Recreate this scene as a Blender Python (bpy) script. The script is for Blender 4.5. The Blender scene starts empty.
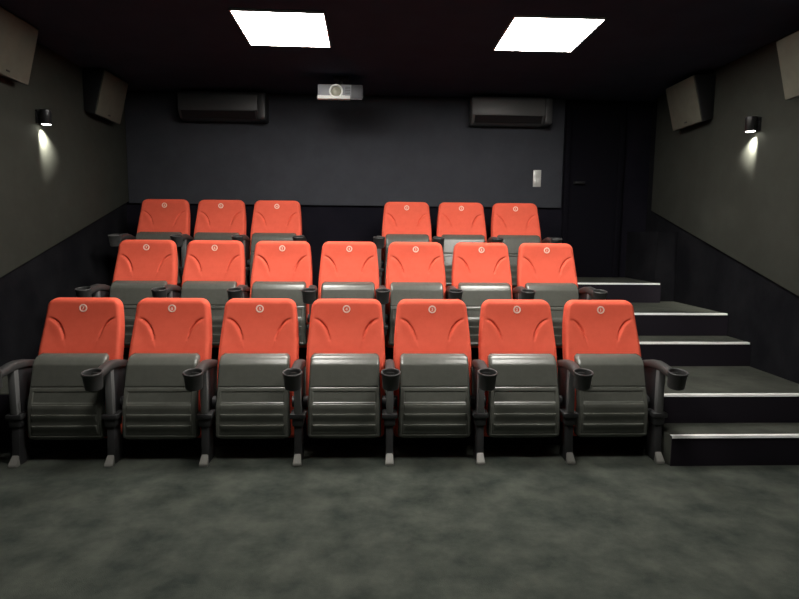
import bpy, bmesh, math, random
from mathutils import Vector, Matrix
random.seed(4)
S = bpy.context.scene
COL = S.collection

# ------------------------------------------------------------------ materials
def mat(name, col, rough=.6, metal=0, emit=None, estr=0, coat=0, spec=.5):
    m = bpy.data.materials.new(name); m.use_nodes = True
    b = m.node_tree.nodes['Principled BSDF']
    b.inputs['Base Color'].default_value = (*col, 1)
    b.inputs['Roughness'].default_value = rough
    b.inputs['Metallic'].default_value = metal
    b.inputs['Specular IOR Level'].default_value = spec
    if coat: b.inputs['Coat Weight'].default_value = coat
    if emit:
        b.inputs['Emission Color'].default_value = (*emit, 1)
        b.inputs['Emission Strength'].default_value = estr
    return m

def noisy(m, c1, c2, scale=3, detail=6, bscale=200, bump=.3, dist=.01, lo=.35, hi=.65, stretch=(1, 1, 1)):
    nt = m.node_tree; b = nt.nodes['Principled BSDF']
    tc = nt.nodes.new('ShaderNodeTexCoord')
    mp = nt.nodes.new('ShaderNodeMapping'); mp.inputs['Scale'].default_value = stretch
    nt.links.new(tc.outputs['Object'], mp.inputs['Vector'])
    n = nt.nodes.new('ShaderNodeTexNoise')
    n.inputs['Scale'].default_value = scale; n.inputs['Detail'].default_value = detail
    n.inputs['Roughness'].default_value = .62
    r = nt.nodes.new('ShaderNodeValToRGB')
    r.color_ramp.elements[0].position = lo; r.color_ramp.elements[0].color = (*c1, 1)
    r.color_ramp.elements[1].position = hi; r.color_ramp.elements[1].color = (*c2, 1)
    nt.links.new(mp.outputs['Vector'], n.inputs['Vector'])
    nt.links.new(n.outputs['Fac'], r.inputs['Fac'])
    nt.links.new(r.outputs['Color'], b.inputs['Base Color'])
    n2 = nt.nodes.new('ShaderNodeTexNoise'); n2.inputs['Scale'].default_value = bscale
    n2.inputs['Detail'].default_value = 3
    bp = nt.nodes.new('ShaderNodeBump'); bp.inputs['Strength'].default_value = bump
    bp.inputs['Distance'].default_value = dist
    nt.links.new(tc.outputs['Object'], n2.inputs['Vector'])
    nt.links.new(n2.outputs['Fac'], bp.inputs['Height'])
    nt.links.new(bp.outputs['Normal'], b.inputs['Normal'])
    return m

M = {}
M['carpet'] = noisy(mat('carpet', (.03,)*3, .95, spec=.1), (.025, .030, .026), (.061, .067, .056), 4.4, 9, 260, .5, .004, .34, .66)
M['step_carpet'] = noisy(mat('step_carpet', (.03,)*3, .95, spec=.1), (.036, .039, .033), (.062, .065, .055), 4, 6, 260, .5, .004)
M['wain'] = noisy(mat('wainscot_fabric', (.01,)*3, .95, spec=.1), (.0045, .0045, .0062), (.0105, .0105, .0125), 3.2, 6, 220, .4, .004, .38, .66, (1, 1, .8))
M['backlow'] = noisy(mat('dark_wall_fabric', (.008,)*3, .95, spec=.1), (.006, .006, .010), (.010, .009, .014), 3, 4, 220, .3, .004)
M['sidepanel'] = noisy(mat('side_acoustic_fabric', (.04,)*3, .95, spec=.1), (.040, .042, .035), (.046, .048, .041), 6, 4, 330, .35, .003)
M['backpanel'] = noisy(mat('back_acoustic_fabric', (.04,)*3, .95, spec=.1), (.052, .055, .065), (.059, .062, .073), 6, 4, 330, .35, .003)
M['ceiling'] = noisy(mat('black_ceiling', (.01,)*3, .95, spec=.05), (.036, .048, .074), (.042, .055, .084), 3, 3, 120, .2, .003)
M['red'] = noisy(mat('red_upholstery', (.7, .07, .03), .75, spec=.25), (.71, .102, .056), (.75, .112, .063), 20, 4, 420, .12, .002)
M['badge'] = mat('badge_ring', (.85, .62, .52), .5)
M['pan'] = noisy(mat('seat_shell_plastic', (.09,)*3, .27, spec=.6), (.088, .091, .079), (.097, .100, .087), 30, 2, 700, .15, .001)
M['arm'] = mat('armrest_plastic', (.042, .042, .042), .45, spec=.4)
M['shell'] = mat('black_back_shell', (.02, .02, .022), .5)
M['steel'] = mat('grey_painted_steel', (.16, .16, .16), .4, .3)
M['leg'] = mat('dark_leg_paint', (.02, .02, .021), .5)
M['foot'] = mat('foot_metal', (.22, .215, .20), .45, .2)
M['alu'] = mat('aluminium_nosing', (.9, .9, .88), .5, 0)
M['speaker'] = mat('black_speaker_cabinet', (.012, .012, .013), .5)
M['grille'] = noisy(mat('grey_speaker_grille', (.1,)*3, .9, spec=.1), (.125, .122, .098), (.14, .137, .11), 10, 2, 900, .4, .002)
M['frame'] = mat('panel_frame', (.85, .85, .83), .5)
M['led'] = mat('led_diffuser', (.9, .9, .9), .5, emit=(1, .965, .90), estr=35)
M['led_dim'] = mat('dimmed_led_diffuser', (.9, .9, .9), .5, emit=(1, .965, .90), estr=36)
M['bulb'] = mat('spot_bulb', (.9, .9, .9), .5, emit=(1, .97, .88), estr=25)
M['lampbody'] = mat('lamp_body', (.03, .03, .032), .3, .5)
M['acu'] = mat('unit_casing', (.05, .05, .052), .45)
M['acu2'] = mat('grey_unit_casing', (.11, .11, .11), .45)
M['acdark'] = mat('unit_louvre', (.008, .008, .010), .5)
M['white'] = mat('projector_white', (.9, .9, .88), .3)
M['pgrey'] = mat('projector_grey', (.30, .30, .33), .5)
M['pdark'] = mat('projector_side', (.07, .07, .08), .5)
M['lens'] = mat('lens_glass', (.36, .35, .28), .25, coat=.5)
M['switch'] = mat('switch_grey', (.6, .6, .58), .35, .2)
M['black'] = mat('plain_black', (.008, .008, .009), .6)
M['doorblk'] = mat('black_door_paint', (.0045, .0042, .007), .9, spec=.1)
M['riser'] = mat('riser_shade', (.019, .016, .022), .95, spec=.1)  # shade on the unlit risers, painted in as a near-black colour

rad = math.radians
# ------------------------------------------------------------------ mesh helpers
def link(name, bm, m, parent=None, smooth=True, ang=35):
    me = bpy.data.meshes.new(name)
    bmesh.ops.recalc_face_normals(bm, faces=bm.faces)
    bm.to_mesh(me); bm.free()
    ms = m if isinstance(m, (list, tuple)) else [m]
    for k in ms: me.materials.append(k)
    if smooth:
        for p in me.polygons: p.use_smooth = True
        me.set_sharp_from_angle(angle=math.radians(ang))
    o = bpy.data.objects.new(name, me); COL.objects.link(o)
    if parent: o.parent = parent
    return o

def box(bm, x0, x1, y0, y1, z0, z1, bev=0, mi=0, seg=2):
    t = bmesh.new()
    bmesh.ops.create_cube(t, size=1)
    for v in t.verts:
        v.co = Vector((x0 + (v.co.x + .5) * (x1 - x0), y0 + (v.co.y + .5) * (y1 - y0), z0 + (v.co.z + .5) * (z1 - z0)))
    if bev: bmesh.ops.bevel(t, geom=t.edges[:], offset=bev, segments=seg, affect='EDGES', profile=.5)
    for f in t.faces: f.material_index = mi
    merge(bm, t)

def merge(bm, t, mtx=None):
    me = bpy.data.meshes.new('tmp'); t.to_mesh(me); t.free()
    if mtx: me.transform(mtx)
    bm.from_mesh(me); bpy.data.meshes.remove(me)

def prism(bm, pts, axis, a0, a1, bev=0, mi=0):
    """pts: 2D outline; axis: 'x' -> pts are (y,z)."""
    t = bmesh.new()
    def mk(p, a):
        return Vector((a, p[0], p[1])) if axis == 'x' else (Vector((p[0], a, p[1])) if axis == 'y' else Vector((p[0], p[1], a)))
    A = [t.verts.new(mk(p, a0)) for p in pts]; B = [t.verts.new(mk(p, a1)) for p in pts]
    t.faces.new(A); t.faces.new(B[::-1])
    n = len(pts)
    for i in range(n): t.faces.new((A[i], A[(i+1) % n], B[(i+1) % n], B[i]))
    bmesh.ops.recalc_face_normals(t, faces=t.faces)
    if bev: bmesh.ops.bevel(t, geom=t.edges[:], offset=bev, segments=2, affect='EDGES', profile=.5)
    for f in t.faces: f.material_index = mi
    merge(bm, t)

def lathe(bm, prof, c=(0, 0, 0), n=32, mtx=None, mi=0):
    """closed or open profile of (r,z) turned about z."""
    t = bmesh.new(); rings = []
    for r, z in prof:
        if r < 1e-6: rings.append([t.verts.new((0, 0, z))])
        else: rings.append([t.verts.new((r*math.cos(2*math.pi*i/n), r*math.sin(2*math.pi*i/n), z)) for i in range(n)])
    for a, b in zip(rings, rings[1:]):
        for i in range(n):
            j = (i+1) % n
            if len(a) == 1 and len(b) == 1: continue
            if len(a) == 1: t.faces.new((a[0], b[i], b[j]))
            elif len(b) == 1: t.faces.new((a[i], a[j], b[0]))
            else: t.faces.new((a[i], a[j], b[j], b[i]))
    for f in t.faces: f.material_index = mi
    merge(bm, t, (mtx or Matrix()) if mtx else Matrix.Translation(c))

def sheet(F, B, us, vs):
    """closed slab between front F(u,v) and back B(u,v)."""
    bm = bmesh.new()
    f = [[bm.verts.new(F(u, v)) for u in us] for v in vs]
    b = [[bm.verts.new(B(u, v)) for u in us] for v in vs]
    nu, nv = len(us), len(vs)
    for j in range(nv-1):
        for i in range(nu-1):
            bm.faces.new((f[j][i], f[j][i+1], f[j+1][i+1], f[j+1][i]))
            bm.faces.new((b[j][i], b[j+1][i], b[j+1][i+1], b[j][i+1]))
    for j in range(nv-1):
        bm.faces.new((f[j][0], f[j+1][0], b[j+1][0], b[j][0]))
        bm.faces.new((f[j][-1], b[j][-1], b[j+1][-1], f[j+1][-1]))
    for i in range(nu-1):
        bm.faces.new((f[0][i], b[0][i], b[0][i+1], f[0][i+1]))
        bm.faces.new((f[-1][i], f[-1][i+1], b[-1][i+1], b[-1][i]))
    return bm

def lerp(tab, z):
    if z <= tab[0][0]: return tab[0][1]
    for (a, p), (b, q) in zip(tab, tab[1:]):
        if z <= b:
            t = (z-a)/(b-a); return p+(q-p)*t
    return tab[-1][1]
def smo(tab, z, h=.02):
    return sum(lerp(tab, z+k*h/2) for k in range(-2, 3))/5
def ss(a, b, x):
    t = max(0, min(1, (x-a)/(b-a))); return t*t*(3-2*t)
def edge(d, r):
    """quarter-round fall-off: depth lost at distance d from the edge."""
    if d >= r: return 0
    t = 1-d/r; return r*(1-math.sqrt(max(0, 1-t*t)))
def grid(n, dense=.0):
    out = []
    for i in range(n+1):
        t = -1+2*i/n
        out.append(t*(1-dense)+dense*math.sin(t*math.pi/2))
    return out

def empty(name, loc, rz=0):
    o = bpy.data.objects.new(name, None); COL.objects.link(o)
    o.location = loc; o.rotation_euler = (0, 0, rz); o.empty_display_size = .1
    return o
def tag(o, label, cat, group=None):
    o['label'] = label; o['category'] = cat
    if group: o['group'] = group
    return o
def struct(name, bm, m, smooth=False):
    o = link(name, bm, m, None, smooth); o['kind'] = 'structure'; return o
def copy_tree(o, parent=None):
    c = o.copy(); COL.objects.link(c)
    if parent: c.parent = parent
    for ch in list(o.children): copy_tree(ch, c)
    return c

# ------------------------------------------------------------------ numbers of the room
XL, XR, YB, YF, H = -2.63, 2.917, 6.12, -2.2, 2.80
R = .185
ST = [3.2156, 3.4555, 4.2512, 4.5588, 5.3142]
XS = 1.765
FY = 2.6     # centre of the second pair of ceiling panels, over the front floor
Y2, Y3, P2 = 3.572, 4.665, .354

# floor, ceiling, walls
b = bmesh.new(); box(b, XL, XR, YF, YB, -.1, 0); struct('floor', b, M['carpet'])
b = bmesh.new(); box(b, XL-.1, XR+.1, YF-.1, YB+.1, H, H+.1); struct('ceiling', b, M['ceiling'])
b = bmesh.new(); box(b, XL-.1, XL, YF-.1, YB+.1, -.1, H); struct('wall_left', b, M['wain'])
b = bmesh.new(); box(b, XR, XR+.1, YF-.1, YB+.1, -.1, H); struct('wall_right', b, M['wain'])
b = bmesh.new(); box(b, XL, XR, YB, YB+.1, -.1, H); struct('wall_back', b, M['backlow'])
b = bmesh.new(); box(b, XL, XR, YF-.1, YF, -.1, H); struct('wall_front', b, M['backlow'])
# lower black return in the right back corner beside the top step
b = bmesh.new(); box(b, 2.715, XR, 5.44, YB, 4*R, 1.42); struct('wall_right_return', b, M['wain'])

# acoustic panels with the raked lower edge
# bottom edge heights measured: 0.993 at Y 3.8 and 1.65 at Y 5.94
def raked(name, x0, x1, ye, label):
    z = lambda y: 1.0+.305*(y-3.84)
    pts = [(YF, .28), (1.479, .28), (ye, z(ye)), (ye, H-.002), (YF, H-.002)]
    b = bmesh.new(); prism(b, pts, 'x', x0, x1, .006)
    return tag(link(name, b, M['sidepanel'], None), label, 'wall panel')
raked('acoustic_panel', XL, XL+.035, YB-.002, 'large grey fabric acoustic panel with sloping lower edge on the left wall')
raked('acoustic_panel', XR-.035, XR, 5.95, 'large grey fabric acoustic panel with sloping lower edge on the right wall')
b = bmesh.new(); box(b, XL+.037, 1.965, YB-.035, YB, 1.668, H-.002, .006)
tag(link('acoustic_panel', b, M['backpanel']), 'wide bluish grey fabric panel on the back wall above the seats', 'wall panel')

# black door in the back right corner
b = bmesh.new(); box(b, 2.04, 2.56, YB-.02, YB, 5*R, 2.70, .003); d = struct('door_1', b, M['doorblk'])
b = bmesh.new()
box(b, 1.985, 2.04, YB-.045, YB, 5*R, 2.755, .004); box(b, 2.56, 2.62, YB-.045, YB, 5*R, 2.755, .004); box(b, 2.04, 2.56, YB-.045, YB, 2.70, 2.755, .004)
link('door_frame', b, M['doorblk'], d)
b = bmesh.new(); box(b, 2.09, 2.105, YB-.06, YB-.02, 1.92, 1.95, .003); box(b, 2.09, 2.20, YB-.075, YB-.058, 1.925, 1.945, .005)
link('door_handle', b, M['black'], d)

# ------------------------------------------------------------------ platforms and steps
pb = bmesh.new(); box(pb, XL+.004, XS-.002, Y2, Y3-.002, 0, P2, .006)
po = tag(link('seating_platform', pb, M['step_carpet']), 'black carpeted platform carrying the middle row of seats', 'platform')
pb = bmesh.new(); box(pb, XL+.004, XS-.002, Y3, YB-.004, 0, 4*R, .006)
po2 = tag(link('seating_platform', pb, M['step_carpet']), 'black carpeted platform carrying the back row of seats', 'platform')
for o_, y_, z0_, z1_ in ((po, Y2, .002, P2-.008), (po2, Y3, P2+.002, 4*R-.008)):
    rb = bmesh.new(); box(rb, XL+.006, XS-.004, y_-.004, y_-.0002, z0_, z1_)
    link('riser_shade', rb, M['riser'], o_, False)  # thin near-black sheet standing in for shade on the platform front
sl = ['lowest carpeted step with aluminium edge, right of the front row',
      'second carpeted step from the floor, its deep tread reaching the middle row',
      'third carpeted step from the floor, behind the deep tread',
      'fourth carpeted step from the floor, its tread level with the back row',
      'topmost narrow carpeted step in front of the black back door']
for k, (y, lab) in enumerate(zip(ST, sl)):
    ye = ST[k+1]-.001 if k < 3 else YB-.004
    x1 = XR-.002 if k < 4 else 2.713
    z = (k+1)*R
    sb = bmesh.new(); box(sb, XS, x1, y, ye, 0 if k < 4 else 4*R+.002, z, .003)
    s = tag(link('carpeted_step', sb, M['step_carpet']), lab, 'step', 'carpeted steps along the right aisle')
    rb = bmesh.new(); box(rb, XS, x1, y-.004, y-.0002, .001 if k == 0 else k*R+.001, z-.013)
    r2 = link('riser_shade', rb, M['riser'], s, False); r2['label'] = 'near-black sheet of painted shade on the riser'
    nb = bmesh.new(); prism(nb, [(y-.0045, z-.012), (y-.0075, z-.010), (y-.003, z+.003), (y+.024, z+.003), (y+.024, z-.001), (y-.001, z-.001), (y-.001, z-.012)], 'x', XS+.002, x1-.012)
    o = link('edge_strip', nb, M['alu'], s, False); o['label'] = 'bright aluminium edge strip'

# ------------------------------------------------------------------ the cinema seat (origin on the floor under the badge)
WTAB = [(.06, .242), (.30, .248), (.52, .249), (.66, .247), (.80, .236), (.965, .218)]
YTAB = [(.06, -.150), (.35, -.155), (.50, -.130), (.62, -.095), (.74, -.050), (.80, -.030), (.86, -.019), (.93, -.014), (.965, -.010)]
ZB, ZT = .09, .955
def hw(z):
    w = smo(WTAB, z, .04); r = .052
    if z > ZT-r: w = w-r+math.sqrt(max(0, r*r-(z-(ZT-r))**2))
    if z < ZB+.03: w = w-.03+math.sqrt(max(0, .0009-(ZB+.03-z)**2))
    return w
def arc_pt(s):   # crease: s=0 at the outer end, 1 at the inner lower end
    p0, p1, p2 = (.203, .834), (.135, .822), (.104, .708)
    return tuple((1-s)**2*a+2*s*(1-s)*b_+s*s*c for a, b_, c in zip(p0, p1, p2))
ARC = [arc_pt(i/24) for i in range(25)]
def relief(x, z):
    ax = abs(x); best = 9; bi = 0
    for i, (px, pz) in enumerate(ARC):
        d = math.hypot(ax-px, z-pz)
        if d < best: best, bi = d, i
    s = bi/24
    # side of the crease: below/outside = bolster, above/inside = head part
    px, pz = ARC[bi]; j = min(bi+1, 24); i0 = max(bi-1, 0)
    tx, tz = ARC[j][0]-ARC[i0][0], ARC[j][1]-ARC[i0][1]
    side = (ax-px)*tz-(z-pz)*tx          # <0 : outside/below
    f = math.sin(math.pi*min(1, max(0, .03+.86*s)))**.9
    d = best if side < 0 else -best
    g = 0
    if side < 0: g -= .006*f*ss(0, .012, best)*(1-ss(.015, .07, best))
    g += .018*f*math.exp(-(best/.0058)**2)
    return g
def yfront(x, z):
    y = smo(YTAB, z, .05)
    y -= .022*(abs(x)/.245)**2.4*(1-.6*ss(.75, .95, z))    # sides curl forward
    y += relief(x, z)
    return y
def bF(u, v):
    z = ZB+(ZT-ZB)*v; w = hw(z); x = u*w
    dx = (1-abs(u))*w
    e = edge(dx, .028)+edge(ZT-z, .034)*.9+edge(z-ZB, .03)
    return (x, yfront(x, z)+min(e, .045), z)
def bB(u, v):
    z = ZB+(ZT-ZB)*v; x = u*hw(z)
    return (x, smo(YTAB, z, .05)+.052, z)
VS = sorted(set([i/120*.94 for i in range(121)]+[.94+.06*math.sin(i/10*math.pi/2) for i in range(11)]))
US = grid(110, .2)

# folded seat underside
PT, PB_ = .635, .140
PY = [(.140, -.285), (.152, -.298), (.235, -.302), (.335, -.300), (.345, -.297), (.46, -.262), (.583, -.230), (.587, -.226), (.604, -.213), (.619, -.196), (.630, -.174), (.635, -.150)]
def pw(z):
    w = .2250-.015*(z-PB_)/(PT-PB_); r = .026
    if z > PT-r: w = w-r+math.sqrt(max(0, r*r-(z-(PT-r))**2))
    if z < PB_+r: w = w-r+math.sqrt(max(0, r*r-(PB_+r-z)**2))
    return w
def prelief(x, z):
    ax = abs(x); g = 0
    inx = 1-ss(.184, .190, ax)
    # groove under the smooth upper field
    g += .006*math.exp(-((z-.452)/.0035)**2)*(1-ss(.196, .203, ax))
    # recessed rectangle
    g += .005*inx*(ss(.362, .366, z)-ss(.425, .429, z))
    # ledges: material stands out below each line, fading back downwards
    for zl, hgt in ((.355, .004), (.298, .010), (.232, .010)):
        if z < zl: g -= hgt*inx*ss(0, .003, zl-z)*(1-ss(.006, .058, zl-z))
    # fine upper rim line
    g += .003*math.exp(-((z-.168)/.003)**2)*(1-ss(.196, .203, ax))
    g += .003*math.exp(-((ax-.199)/.003)**2)*(1-ss(.45, .46, z))*ss(.165, .17, z)
    return g
def pF(u, v):
    z = PB_+(PT-PB_)*v; w = pw(z); x = u*w
    return (x, smo(PY, z, .006)+prelief(x, z)+edge((1-abs(u))*w, .018), z)
def pB(u, v):
    z = PB_+(PT-PB_)*v; x = u*pw(z)
    return (x, smo([(.15, -.250), (.35, -.255), (.59, -.165), (.635, -.146)], z, .02), z)
PV = sorted(set([round((q-PB_)/(PT-PB_), 5) for q in [z0+d for z0 in (.355, .298, .232) for d in (-.006, -.0045, -.003, -.0015, 0, .0015)]]+[i/130 for i in range(131)]+[.97+.03*math.sin(i/8*math.pi/2) for i in range(9)]))
PU = sorted(set([round(t, 5) for t in grid(44, .2)]+[s*k for s in (-1, 1) for k in (.80, .815, .83, .845, .86, .875, .89)]))

def cF(u, v):   # red cushion behind the shell
    z = .165+.44*v; x = u*(.217-.01*v)
    return (x, smo([(.15, -.252), (.35, -.257), (.59, -.165), (.635, -.146)], z, .02)+.001, z)
def cB(u, v):
    z = .165+.44*v; x = u*(.217-.01*v)
    e = edge((1-abs(u))*.21, .02)+edge((1-v)*.455, .02)+edge(v*.455, .02)
    return (x, smo([(.15, -.19), (.35, -.192), (.5, -.165), (.62, -.130)], z, .03)-min(e, .03), z)

def number_mesh(n):
    bm = bmesh.new()
    lathe(bm, [(.0165, -.001), (.0165, .0022), (.0175, .003), (.0235, .003), (.0245, .0022), (.0245, -.001)], n=40)
    cu = bpy.data.curves.new('num', 'FONT'); cu.body = str(n); cu.size = .027; cu.extrude = .0012
    cu.offset = .0007
    cu.align_x = 'CENTER'; cu.align_y = 'CENTER'
    o = bpy.data.objects.new('num', cu); COL.objects.link(o)
    bpy.context.view_layer.update()
    me = bpy.data.meshes.new_from_object(o.evaluated_get(bpy.context.evaluated_depsgraph_get()))
    xs = [v.co.x for v in me.vertices]; ys = [v.co.y for v in me.vertices]
    cx, cy = (min(xs)+max(xs))/2, (min(ys)+max(ys))/2
    me.transform(Matrix.Translation((-cx, -cy, .001)))
    bm.from_mesh(me)
    bpy.data.objects.remove(o); bpy.data.curves.remove(cu); bpy.data.meshes.remove(me)
    # stand it on the backrest: local z -> outward normal
    y0, y1 = yfront(0, .875), yfront(0, .915)
    tilt = math.atan2(y1-y0, .04)
    bm.transform(Matrix.Translation((0, yfront(0, .895)-.0005, .895)) @ Matrix.Rotation(math.pi/2-tilt, 4, 'X'))
    return bm

def make_stand(parent, x):
    """armrest with cup holder and the leg below it, beside a seat"""
    # armrest: swept profile from the back hinge to the cup, dipping a little
    path = [(-.045, .565, .020, .022), (-.10, .585, .023, .024), (-.19, .607, .026, .026), (-.27, .618, .027, .027), (-.34, .614, .027, .026), (-.40, .602, .028, .024), (-.458, .590, .034, .020)]
    bm = bmesh.new(); rings = []
    n = 16
    for (y, z, a, h) in path:
        ring = []
        for i in range(n):
            t = 2*math.pi*i/n; c, s = math.cos(t), math.sin(t)
            px = a*math.copysign(abs(c)**.55, c); pz = h*math.copysign(abs(s)**.6, s)
            ring.append(bm.verts.new((x+px, y, z-h+pz)))
        rings.append(ring)
    for A, B in zip(rings, rings[1:]):
        for i in range(n): bm.faces.new((A[i], A[(i+1) % n], B[(i+1) % n], B[i]))
    bm.faces.new(rings[0][::-1]); bm.faces.new(rings[-1])
    arm = link('armrest', bm, M['arm'], parent)
    bm = bmesh.new()
    # open cup with thick rim
    lathe(bm, [(0, -.098), (.042, -.098), (.046, -.094), (.0515, -.016), (.056, -.008), (.0565, -.002), (.054, .002), (.0495, .002), (.0460, -.002), (.0455, -.010), (.040, -.086), (0, -.086)], n=36, mtx=Matrix.Translation((x, -.498, .603)) @ Matrix.Rotation(rad(9), 4, 'X'))
    cup = link('cup_holder', bm, M['arm'], arm)
    # side support panel below the arm
    bm = bmesh.new()
    prism(bm, [(-.275, .585), (-.06, .545), (-.055, .40), (-.12, .27), (-.265, .27), (-.275, .40)], 'x', x-.014, x+.014, .004)
    link('side_panel', bm, M['shell'], parent)
    # leg: lit upper tube, clamp, dark lower tube, metal toe
    bm = bmesh.new(); box(bm, x-.021, x+.021, -.325, -.283, .30, .585, .006)
    leg = link('leg', bm, M['steel'], parent)
    bm = bmesh.new(); box(bm, x-.046, x+.046, -.335, -.225, .275, .305, .006); box(bm, x-.034, x+.034, -.328, -.235, .225, .28, .01)
    link('clamp', bm, M['leg'], leg)
    bm = bmesh.new()
    prism(bm, [(-.318, .24), (-.245, .24), (-.21, .03), (-.21, 0), (-.335, 0), (-.335, .03)], 'x', x-.022, x+.022, .005)
    link('lower_leg', bm, M['leg'], leg)
    bm = bmesh.new()
    t = bmesh.new()
    pts = [(-.018, -.325, .070), (.018, -.325, .070), (.026, -.372, .016), (-.026, -.372, .016), (-.026, -.372, 0), (.026, -.372, 0), (.022, -.325, 0), (-.022, -.325, 0)]
    v = [t.verts.new((x+a, b_, c)) for a, b_, c in pts]
    for f in ((0, 1, 2, 3), (3, 2, 5, 4), (0, 3, 4, 7), (1, 6, 5, 2), (0, 7, 6, 1), (4, 5, 6, 7)): t.faces.new([v[i] for i in f])
    bmesh.ops.recalc_face_normals(t, faces=t.faces)
    bmesh.ops.bevel(t, geom=t.edges[:], offset=.003, segments=2, affect='EDGES')
    merge(bm, t)
    ft = link('foot', bm, M['foot'], leg); ft['label'] = 'light metal toe of the leg'

def make_seat():
    root = empty('cinema_seat', (0, 0, 0))
    bk = link('backrest', sheet(bF, bB, US, VS), M['red'], root, True, 60)
    # black shell on the rear
    def sF(u, v):
        z = .12+(.945-.12)*v; return (u*(hw(z)-.012), smo(YTAB, z, .05)+.0525, z)
    def sB(u, v):
        z = .12+(.945-.12)*v; w = hw(z)-.012
        return (u*w, smo(YTAB, z, .05)+.078-edge((1-abs(u))*w, .022)-edge((.945-z), .02), z)
    link('back_shell', sheet(sF, sB, grid(20, .3), [i/30 for i in range(31)]), M['shell'], root)
    p = link('seat_underside', sheet(pF, pB, PU, PV), M['pan'], root, True, 24)
    p['label'] = 'ribbed dark grey plastic underside of the folded seat'
    link('seat_cushion', sheet(cF, cB, grid(20, .3), [i/20 for i in range(21)]), M['red'], root)
    for s in (-1, 1):
        bm = bmesh.new()
        t = bmesh.new(); bmesh.ops.create_cone(t, cap_ends=True, segments=20, radius1=.035, radius2=.035, depth=.026)
        merge(bm, t, Matrix.Translation((s*.240, -.20, .345)) @ Matrix.Rotation(math.pi/2, 4, 'Y'))
        link('hinge', bm, M['shell'], root)
    make_stand(root, -.275)
    return root

proto = make_seat()
proto_last = copy_tree(proto)          # end seat of a block: a second stand on its other side
make_stand(proto_last, .275)
NUM = {}
def add_number(root, n):
    if n not in NUM:
        o = link('seat_number', number_mesh(n), M['badge'], root); NUM[n] = o.data
    else:
        o = bpy.data.objects.new('seat_number', NUM[n]); COL.objects.link(o); o.parent = root
    o['label'] = 'small round pale badge with the seat number'

rows = [
    ('front', [-1.8475+.55*i for i in range(7)], 3.6174, 0, 7),
    ('middle', [-1.8845+.55*i for i in range(7)], 4.7112, P2, 7),
    ('back', [-2.1026, -1.5526, -1.0026, .289, .839, 1.389], 5.7342, 4*R, 6)]
ordn = ['leftmost', 'second from the left', 'third from the left', 'fourth from the left, in the centre', 'third from the right', 'second from the right', 'rightmost']
used = {False: False, True: False}
for name, xs, y, z, cnt in rows:
    for i, x in enumerate(xs):
        last = (i == len(xs)-1) or (name == 'back' and i == 2)
        src = proto_last if last else proto
        o = src if not used[last] else copy_tree(src)
        used[last] = True
        # children (number badges) belong to their own seat only
        for ch in list(o.children):
            if ch.name.startswith('seat_number'): bpy.data.objects.remove(ch)
        o.location = (x*(.998 if z == 0 else .9955), y, z)
        if name == 'back':
            side = 'left' if i < 3 else 'right'
            w = ['leftmost', 'middle', 'rightmost'][i % 3]
            lab = f'folded red cinema seat, {w} of the three in the back row {side} block'
            if i == 0: lab = 'folded red cinema seat at the left end of the back row, nearest the left wall'
            if i == 5: lab = 'folded red cinema seat at the right end of the back row, beside the dark doorway'
        else:
            w = ordn[i]
            extra = {0: ' beside the left wall', 6: ' beside the stairs'}.get(i, '')
            lab = f'folded red cinema seat, {w} in the {name} row{extra}'
        tag(o, lab, 'seat', f'red cinema seats in the {name} row')
        add_number(o, cnt-i)

# ------------------------------------------------------------------ ceiling light panels
def light_panel(x, y, lab, rz=0, led='led', group='square ceiling light panels'):
    root = tag(empty('ceiling_light', (x, y, H), rz), lab, 'ceiling light', group)
    a, c = .305, .340
    b = bmesh.new()
    box(b, -a, a, -c, -c+.010, -.014, 0, .002); box(b, -a, a, c-.010, c, -.014, 0, .002)
    box(b, -a, -a+.010, -c+.010, c-.010, -.014, 0, .002); box(b, a-.010, a, -c+.010, c-.010, -.014, 0, .002)
    link('frame', b, M['frame'], root)
    b = bmesh.new(); box(b, -a+.010, a-.010, -c+.010, c-.010, -.012, -.002, .002)
    link('diffuser', b, M[led], root)
light_panel(-.662, 4.205, 'square glowing white ceiling light panel, left one in view', rad(1.2))
light_panel(1.188, 4.195, 'square glowing white ceiling light panel, right one in view')
light_panel(-.662, FY, 'square white ceiling light panel over the front floor, left, above the view', 0, 'led_dim')
light_panel(1.188, FY, 'square white ceiling light panel over the front floor, right, above the view', 0, 'led_dim')

# ------------------------------------------------------------------ wall speakers
PXL, PXR = XL+.035, XR-.035
def speaker(wx, y, z, lab):
    """wedge cabinet flat against the side wall, its front tipped towards the seats"""
    s = 1 if wx < 0 else -1
    w, h = .48, .39
    root = tag(empty('wall_speaker', (wx, y, z)), lab, 'speaker', 'wall speakers')
    b = bmesh.new()
    pts = [(s*.002, -h/2+.03), (s*.002, h/2), (s*.190, h/2), (s*.090, -h/2)]
    prism(b, pts, 'y', -w/2, w/2, .006)
    link('cabinet', b, M['speaker'], root)
    b = bmesh.new(); u = Vector((s*.1, h)).normalized(); n = Vector((s*h, -.1*1)).normalized()
    P = Vector((s*.090, -h/2)); Q = Vector((s*.190, h/2))
    q = [P+u*.006, Q-u*.006, Q-u*.006+n*.012, P+u*.006+n*.012]
    prism(b, [tuple(t) for t in q], 'y', -w/2+.004, w/2-.004, .003)
    g = link('grille', b, M['grille'], root); g['label'] = 'grey cloth front grille'
    b = bmesh.new(); q = [P+u*.035+n*.012, P+u*.047+n*.012, P+u*.047+n*.015, P+u*.035+n*.015]
    prism(b, [tuple(t) for t in q], 'y', -.018, .018); link('maker_plate', b, M['black'], g)
speaker(PXL, 5.50, 2.595, 'far left wall speaker with grey grille, high near the back corner')
speaker(PXL, 4.05, 2.595, 'near left wall speaker with grey grille, cut by the picture edge')
speaker(PXR, 5.16, 2.555, 'far right wall speaker with grey grille, near the black doorway')
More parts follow.
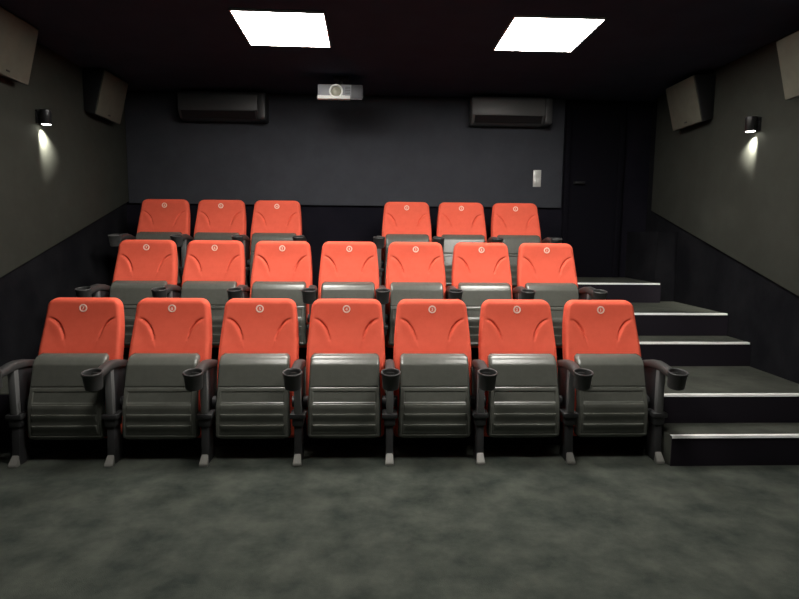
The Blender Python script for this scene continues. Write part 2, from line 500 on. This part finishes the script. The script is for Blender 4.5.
speaker(PXR, 3.67, 2.500, 'near right wall speaker with grey grille, cut by the picture edge')

# ------------------------------------------------------------------ wall spot lamps
def sconce(x, y, z, wall_x, lab):
    root = tag(empty('wall_lamp', (x, y, z)), lab, 'wall lamp', 'small wall spot lamps')
    s = 1 if wall_x > x else -1
    b = bmesh.new(); lathe(b, [(0, .055), (.036, .055), (.040, .051), (.040, -.050), (.037, -.055), (.034, -.050), (.034, -.045), (0, -.045)], n=32)
    link('lamp_body', b, M['lampbody'], root)
    b = bmesh.new(); x0, x1 = sorted((s*.03, wall_x-x)); box(b, x0, x1, -.02, .02, -.02, .02, .003); box(b, *sorted((wall_x-x-s*.012, wall_x-x)), -.035, .035, -.05, .05, .003)
    link('mount', b, M['lampbody'], root)
    b = bmesh.new(); lathe(b, [(0, -.0535), (.0315, -.0535), (.0315, -.047), (0, -.047)], n=28)
    link('bulb', b, M['bulb'], root)
    L = bpy.data.lights.new('lamp_beam', 'SPOT'); L.energy = 130; L.spot_size = rad(68); L.spot_blend = 1
    L.color = (1, .96, .84); L.shadow_soft_size = .012
    lo = bpy.data.objects.new('lamp_beam', L); COL.objects.link(lo)
    lo.location = (x+s*.012, y, z-.058)
    d = Vector((s*.12, .18, -.33)); lo.rotation_euler = d.to_track_quat('-Z', 'Y').to_euler()
sconce(PXL+.058, 4.56, 2.235, PXL, 'small black wall spot lamp shining down the left wall')
sconce(PXR-.058, 4.32, 2.225, PXR, 'small black wall spot lamp shining down the right wall')

# ------------------------------------------------------------------ air conditioning units on the back wall
def ac(x0, x1, z0, z1, lab, cm):
    yb = YB-.035; yf = yb-.20
    root = tag(empty('air_conditioner', ((x0+x1)/2, yb, z0)), lab, 'air conditioner', 'black wall-mounted air conditioners')
    L = x1-x0; h = z1-z0; d = .20
    b = bmesh.new()
    prism(b, [(0, h), (-.17, h), (-d, h-.03), (-d, .085), (-.15, .02), (-.11, 0), (0, 0)], 'x', -L/2, L/2-.075, .006)
    link('casing', b, cm, root)
    b = bmesh.new(); prism(b, [(0, h), (-.16, h), (-.205, h-.02), (-.205, .02), (-.19, 0), (0, 0)], 'x', L/2-.072, L/2, .008)
    link('end_cover', b, M['acu'], root)
    b = bmesh.new(); prism(b, [(-.197, .082), (-.203, .078), (-.153, .012), (-.147, .016)], 'x', -L/2+.03, L/2-.10)
    link('louvre', b, M['acdark'], root)
ac(-1.99, -1.13, 2.50, 2.77, 'black wall-mounted air conditioner on the back wall, left of the projector', M['acu'])
ac(.95, 1.77, 2.50, 2.77, 'dark grey wall-mounted air conditioner on the back wall, right of the projector', M['acu2'])

# ------------------------------------------------------------------ projector under the ceiling
px, py, pz = -.345, 5.3, 2.640
root = tag(empty('ceiling_projector', (px, py, pz)), 'white and grey projector with round lens hanging from the ceiling', 'projector')
b = bmesh.new(); prism(b, [(0, -.065), (0, .066), (.22, .066), (.22, .0)], 'x', -.20, .20, .008)
link('housing', b, M['pgrey'], root)
b = bmesh.new(); prism(b, [(-.012, -.073), (-.042, -.068), (-.004, -.030), (.02, -.030), (.02, -.070)], 'x', -.201, .09, .003)
link('lower_trim', b, M['white'], root)
b = bmesh.new(); prism(b, [(-.004, -.060), (-.004, .064), (.20, .064), (.20, .004)], 'x', .10, .203, .005)
link('side_cover', b, M['pdark'], root)
rx = Matrix.Translation((-.035, -.004, .0)) @ Matrix.Rotation(math.pi/2, 4, 'X')
b = bmesh.new(); lathe(b, [(.046, -.01), (.046, .012), (.052, .022), (.060, .022), (.064, .012), (.064, -.01)], n=40, mtx=rx)
lr = link('lens_ring', b, M['white'], root)
b = bmesh.new(); lathe(b, [(0, .016), (.02, .014), (.038, .008), (.047, 0), (.047, -.01), (0, -.01)], n=40, mtx=rx)
link('lens', b, M['lens'], lr)
b = bmesh.new()
for k in range(7): box(b, .045, .092, -.003, .004, -.045+k*.014, -.040+k*.014)
link('vent', b, M['pdark'], root)
b = bmesh.new(); box(b, -.06, .06, .09, .21, .075, .085, .002); box(b, -.014, .014, .136, .164, .08, H-pz, .002); box(b, -.07, .07, .08, .22, H-pz-.012, H-pz, .003)
for s in (-.03, .01):
    box(b, s-.006, s+.006, .08, .10, .085, .12, .002)
link('ceiling_mount', b, M['black'], root)

# ------------------------------------------------------------------ double switch
root = tag(empty('wall_switch', (1.69, YB-.035, 1.975)), 'grey double switch plate on the back wall near the doorway', 'switch')
b = bmesh.new(); box(b, -.042, .042, -.010, 0, -.088, .088, .004); link('plate', b, M['switch'], root)
for s in (-1, 1):
    b = bmesh.new(); prism(b, [(-.010, s*.042-.032), (-.014, s*.042-.032), (-.019, s*.042+.032), (-.010, s*.042+.032)], 'x', -.031, .031, .002)
    link('rocker', b, M['switch'], root)

# ------------------------------------------------------------------ camera
F, PI_, YAW, ROLL, CH = 567.04, .1147, .0391, .0091, 1.373
fw = Vector((math.sin(YAW)*math.cos(PI_), math.cos(YAW)*math.cos(PI_), -math.sin(PI_)))
ri = Vector((math.cos(YAW), -math.sin(YAW), 0)); up = ri.cross(fw)
r_ = ri*math.cos(ROLL)+up*math.sin(ROLL); u_ = -ri*math.sin(ROLL)+up*math.cos(ROLL)
cam = bpy.data.cameras.new('camera'); co = bpy.data.objects.new('camera', cam); COL.objects.link(co)
cam.sensor_width = 36; cam.lens = F/799*36; cam.clip_start = .05
m = Matrix((r_, u_, -fw)).transposed().to_4x4(); m.translation = Vector((0, 0, CH)); co.matrix_world = m
S.camera = co

# ------------------------------------------------------------------ world and view
w = bpy.data.worlds.new('world'); S.world = w; w.use_nodes = True
w.node_tree.nodes['Background'].inputs['Color'].default_value = (.002, .002, .0024, 1)
S.view_settings.view_transform = 'Standard'; S.view_settings.look = 'None'
S.view_settings.gamma = 1; S.view_settings.exposure = 0; S.view_settings.use_curve_mapping = False
